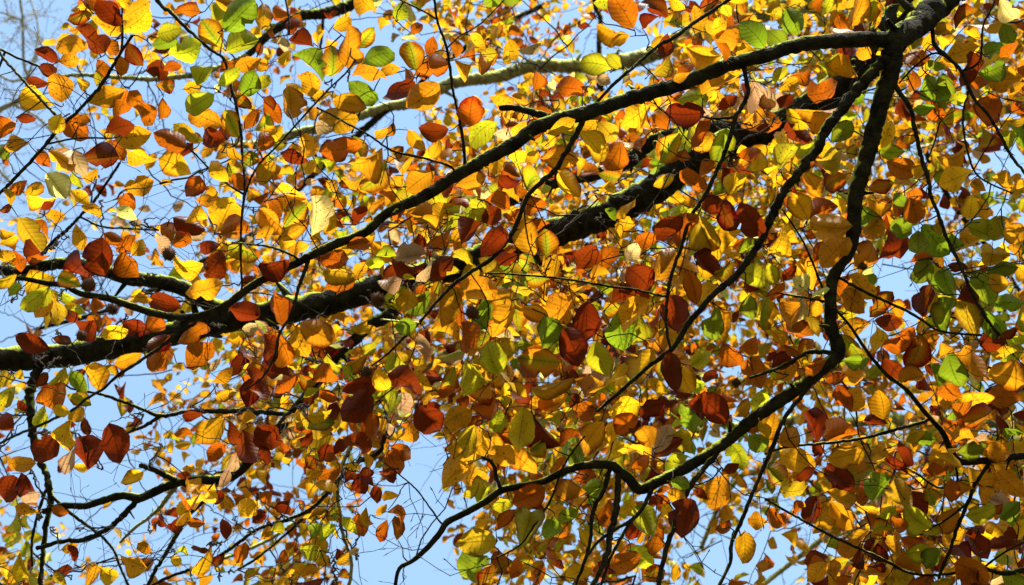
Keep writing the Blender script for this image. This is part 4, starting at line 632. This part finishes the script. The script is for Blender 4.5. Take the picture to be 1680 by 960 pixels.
# ------------------------------------------------------------------ bare twigs against the sky
def bare_shoots(tree, x0, x1, y0, y1, count, lmin, lmax, keys=None, r=0.0009):
    net = NETS[tree]; n0 = 0
    idx = [i for i in range(net.n) if (keys is None or net.key[i] in keys)]
    ok = []
    for i in idx:
        p = px_of(net.A[i])
        if x0 <= p[0] <= x1 and y0 <= p[1] <= y1: ok.append((i, p[2]))
    if not ok: return
    for _ in range(count):
        i, d = random.choice(ok); A = Vector(net.A[i]); key = net.key[i]
        dv = (RT * random.uniform(-1, .7) + UP * random.uniform(-1, .6) + FW * random.uniform(-.5, .5)).normalized()
        L_ = random.uniform(lmin, lmax); n = max(4, int(L_ / 0.04)); pts = [A]
        for q in range(n):
            dv = (dv + Vector(rng.normal(0, .28, 3)) + Vector((0, 0, .03))).normalized(); pts.append(pts[-1] + dv * L_ / n)
        tb = TW.setdefault(key, Tubes()); tb.add(pts, np.linspace(r * 1.7, r, n + 1), 4)
        for q in range(1, n + 1):                                        # side shoots with pointed buds
            s = (dv.cross(Vector(rng.normal(0, 1, 3))).normalized() + dv * .8).normalized(); b = pts[q]
            ll = random.uniform(.01, .05 if random.random() < .7 else .14)
            m_ = b + s * ll * .55 + Vector(rng.normal(0, ll * .06, 3)); e = b + s * ll
            tb.add([b, m_, e], [r, r * .9, r * .8], 4)
            tb.add([e, e + s * .006, e + s * .014], [r, r * 1.7, r * .2], 4)
bare_shoots('bare', -100, 200, -50, 380, 60, 0.3, 0.8, r=0.0022)
bare_shoots('near', 640, 840, 740, 960, 8, 0.05, 0.16, ('C', 'C9'), 0.0007)
bare_shoots('near', -20, 420, -20, 520, 60, 0.08, 0.22, None, 0.0007)
bare_shoots('near', 100, 640, 600, 960, 60, 0.08, 0.24, None, 0.0007)
bare_shoots('near', 1380, 1680, 400, 700, 20, 0.06, 0.18, None, 0.0007)
bare_shoots('far', 0, 700, 0, 500, 120, 0.15, 0.5, None, 0.0012)
bare_shoots('far', 1050, 1680, 650, 960, 60, 0.15, 0.5, None, 0.0012)

bare_shoots('near', 480, 1680, 0, 960, 80, 0.12, 0.36, None, 0.0011)
bare_shoots('far', 480, 1680, 0, 960, 120, 0.25, 0.7, None, 0.0018)
for key, tb in TW.items():
    m = M_GREYTWIG if BR[key]['tree'] == 'bare' else M_TWIG
    o = tb.build('fine_twigs', m); tag(o, kind='stuff'); o.parent = BR[key]['obj']
for t, f in FOL.items():
    child(f.build('foliage'), ROOT[t])

# ------------------------------------------------------------------ beech nut husks
def husk_mesh():
    V, T = [], []
    r0 = random.Random(3)
    nl, ns = 9, 14                                        # four-lobed cup
    for i in range(nl):
        a = math.pi * i / (nl - 1)
        for j in range(ns):
            b = 2 * math.pi * j / ns; r = math.sin(a) * (1 + 0.10 * math.cos(4 * b) * math.sin(a)) * 0.5
            V.append((r * math.cos(b), r * math.sin(b), -0.58 * math.cos(a)))
    for i in range(nl - 1):
        for j in range(ns):
            j2 = (j + 1) % ns; A, B, C, D = i * ns + j, i * ns + j2, (i + 1) * ns + j2, (i + 1) * ns + j
            T += [(A, B, C), (A, C, D)]
    for _ in range(150):                                  # curved bristles
        d = Vector((r0.gauss(0, 1), r0.gauss(0, 1), r0.gauss(0, 1))).normalized(); b = Vector((d.x * .5, d.y * .5, d.z * .56))
        s = d.orthogonal().normalized(); q = d.cross(s); h = r0.uniform(.12, .26); k = len(V); tip = b + d * h + Vector((0, 0, .07)) + s * r0.uniform(-.1, .1)
        V += [tuple(b + s * .035), tuple(b - s * .018 + q * .03), tuple(b - s * .018 - q * .03), tuple(tip)]
        T += [(k, k + 1, k + 3), (k + 1, k + 2, k + 3), (k + 2, k, k + 3)]
    me = mesh_tris('beech_nut', V, T); m, n, N, L = node_mat('husk')
    out = N('OutputMaterial'); p = N('BsdfPrincipled'); L(p.outputs[0], out.inputs[0]); p.inputs['Roughness'].default_value = .85; p.inputs['Specular IOR Level'].default_value = .08
    g = N('NewGeometry'); z = N('TexNoise'); z.inputs['Scale'].default_value = 300; L(g.outputs['Position'], z.inputs['Vector'])
    c = N('ValToRGB'); c.color_ramp.elements[0].color = (.018, .008, .004, 1); c.color_ramp.elements[1].color = (.08, .035, .015, 1); L(z.outputs['Fac'], c.inputs[0]); L(c.outputs[0], p.inputs['Base Color'])
    me.materials.append(m); return me
HUSK = husk_mesh()
for x, y, s in ((145, 468, 28), (93, 514, 27), (184, 507, 25), (134, 551, 22), (620, 492, 30), (775, 513, 28), (277, 417, 27), (602, 610, 22), (1416, 437, 17), (1075, 375, 14), (1208, 628, 20)):
    net = NETS['near']; k, d, _ = net.nearest_px(x, y); d = min(d, 3.5) - .05
    P = at(x, y, d); o = link(bpy.data.objects.new('beech_nut', HUSK)); ln = s * .72 / F * d
    o.parent = BR[net.key[k]]['obj']
    stalk = P + Vector((0, 0, ln * .5))
    o.matrix_basis = Matrix.Translation(P) @ Matrix.Rotation(random.uniform(-.6, .6), 4, 'X') @ Matrix.Rotation(random.uniform(-.6, .6), 4, 'Y') @ Matrix.Scale(ln, 4)
    tb = Tubes(); A = Vector(net.A[k]); tb.add([A, (A + P) / 2 + Vector((0, 0, .01)), P], [.0016, .0013, .0015], 5)
    st = tb.build('stalk', M_TWIG); st.parent = BR[net.key[k]]['obj']
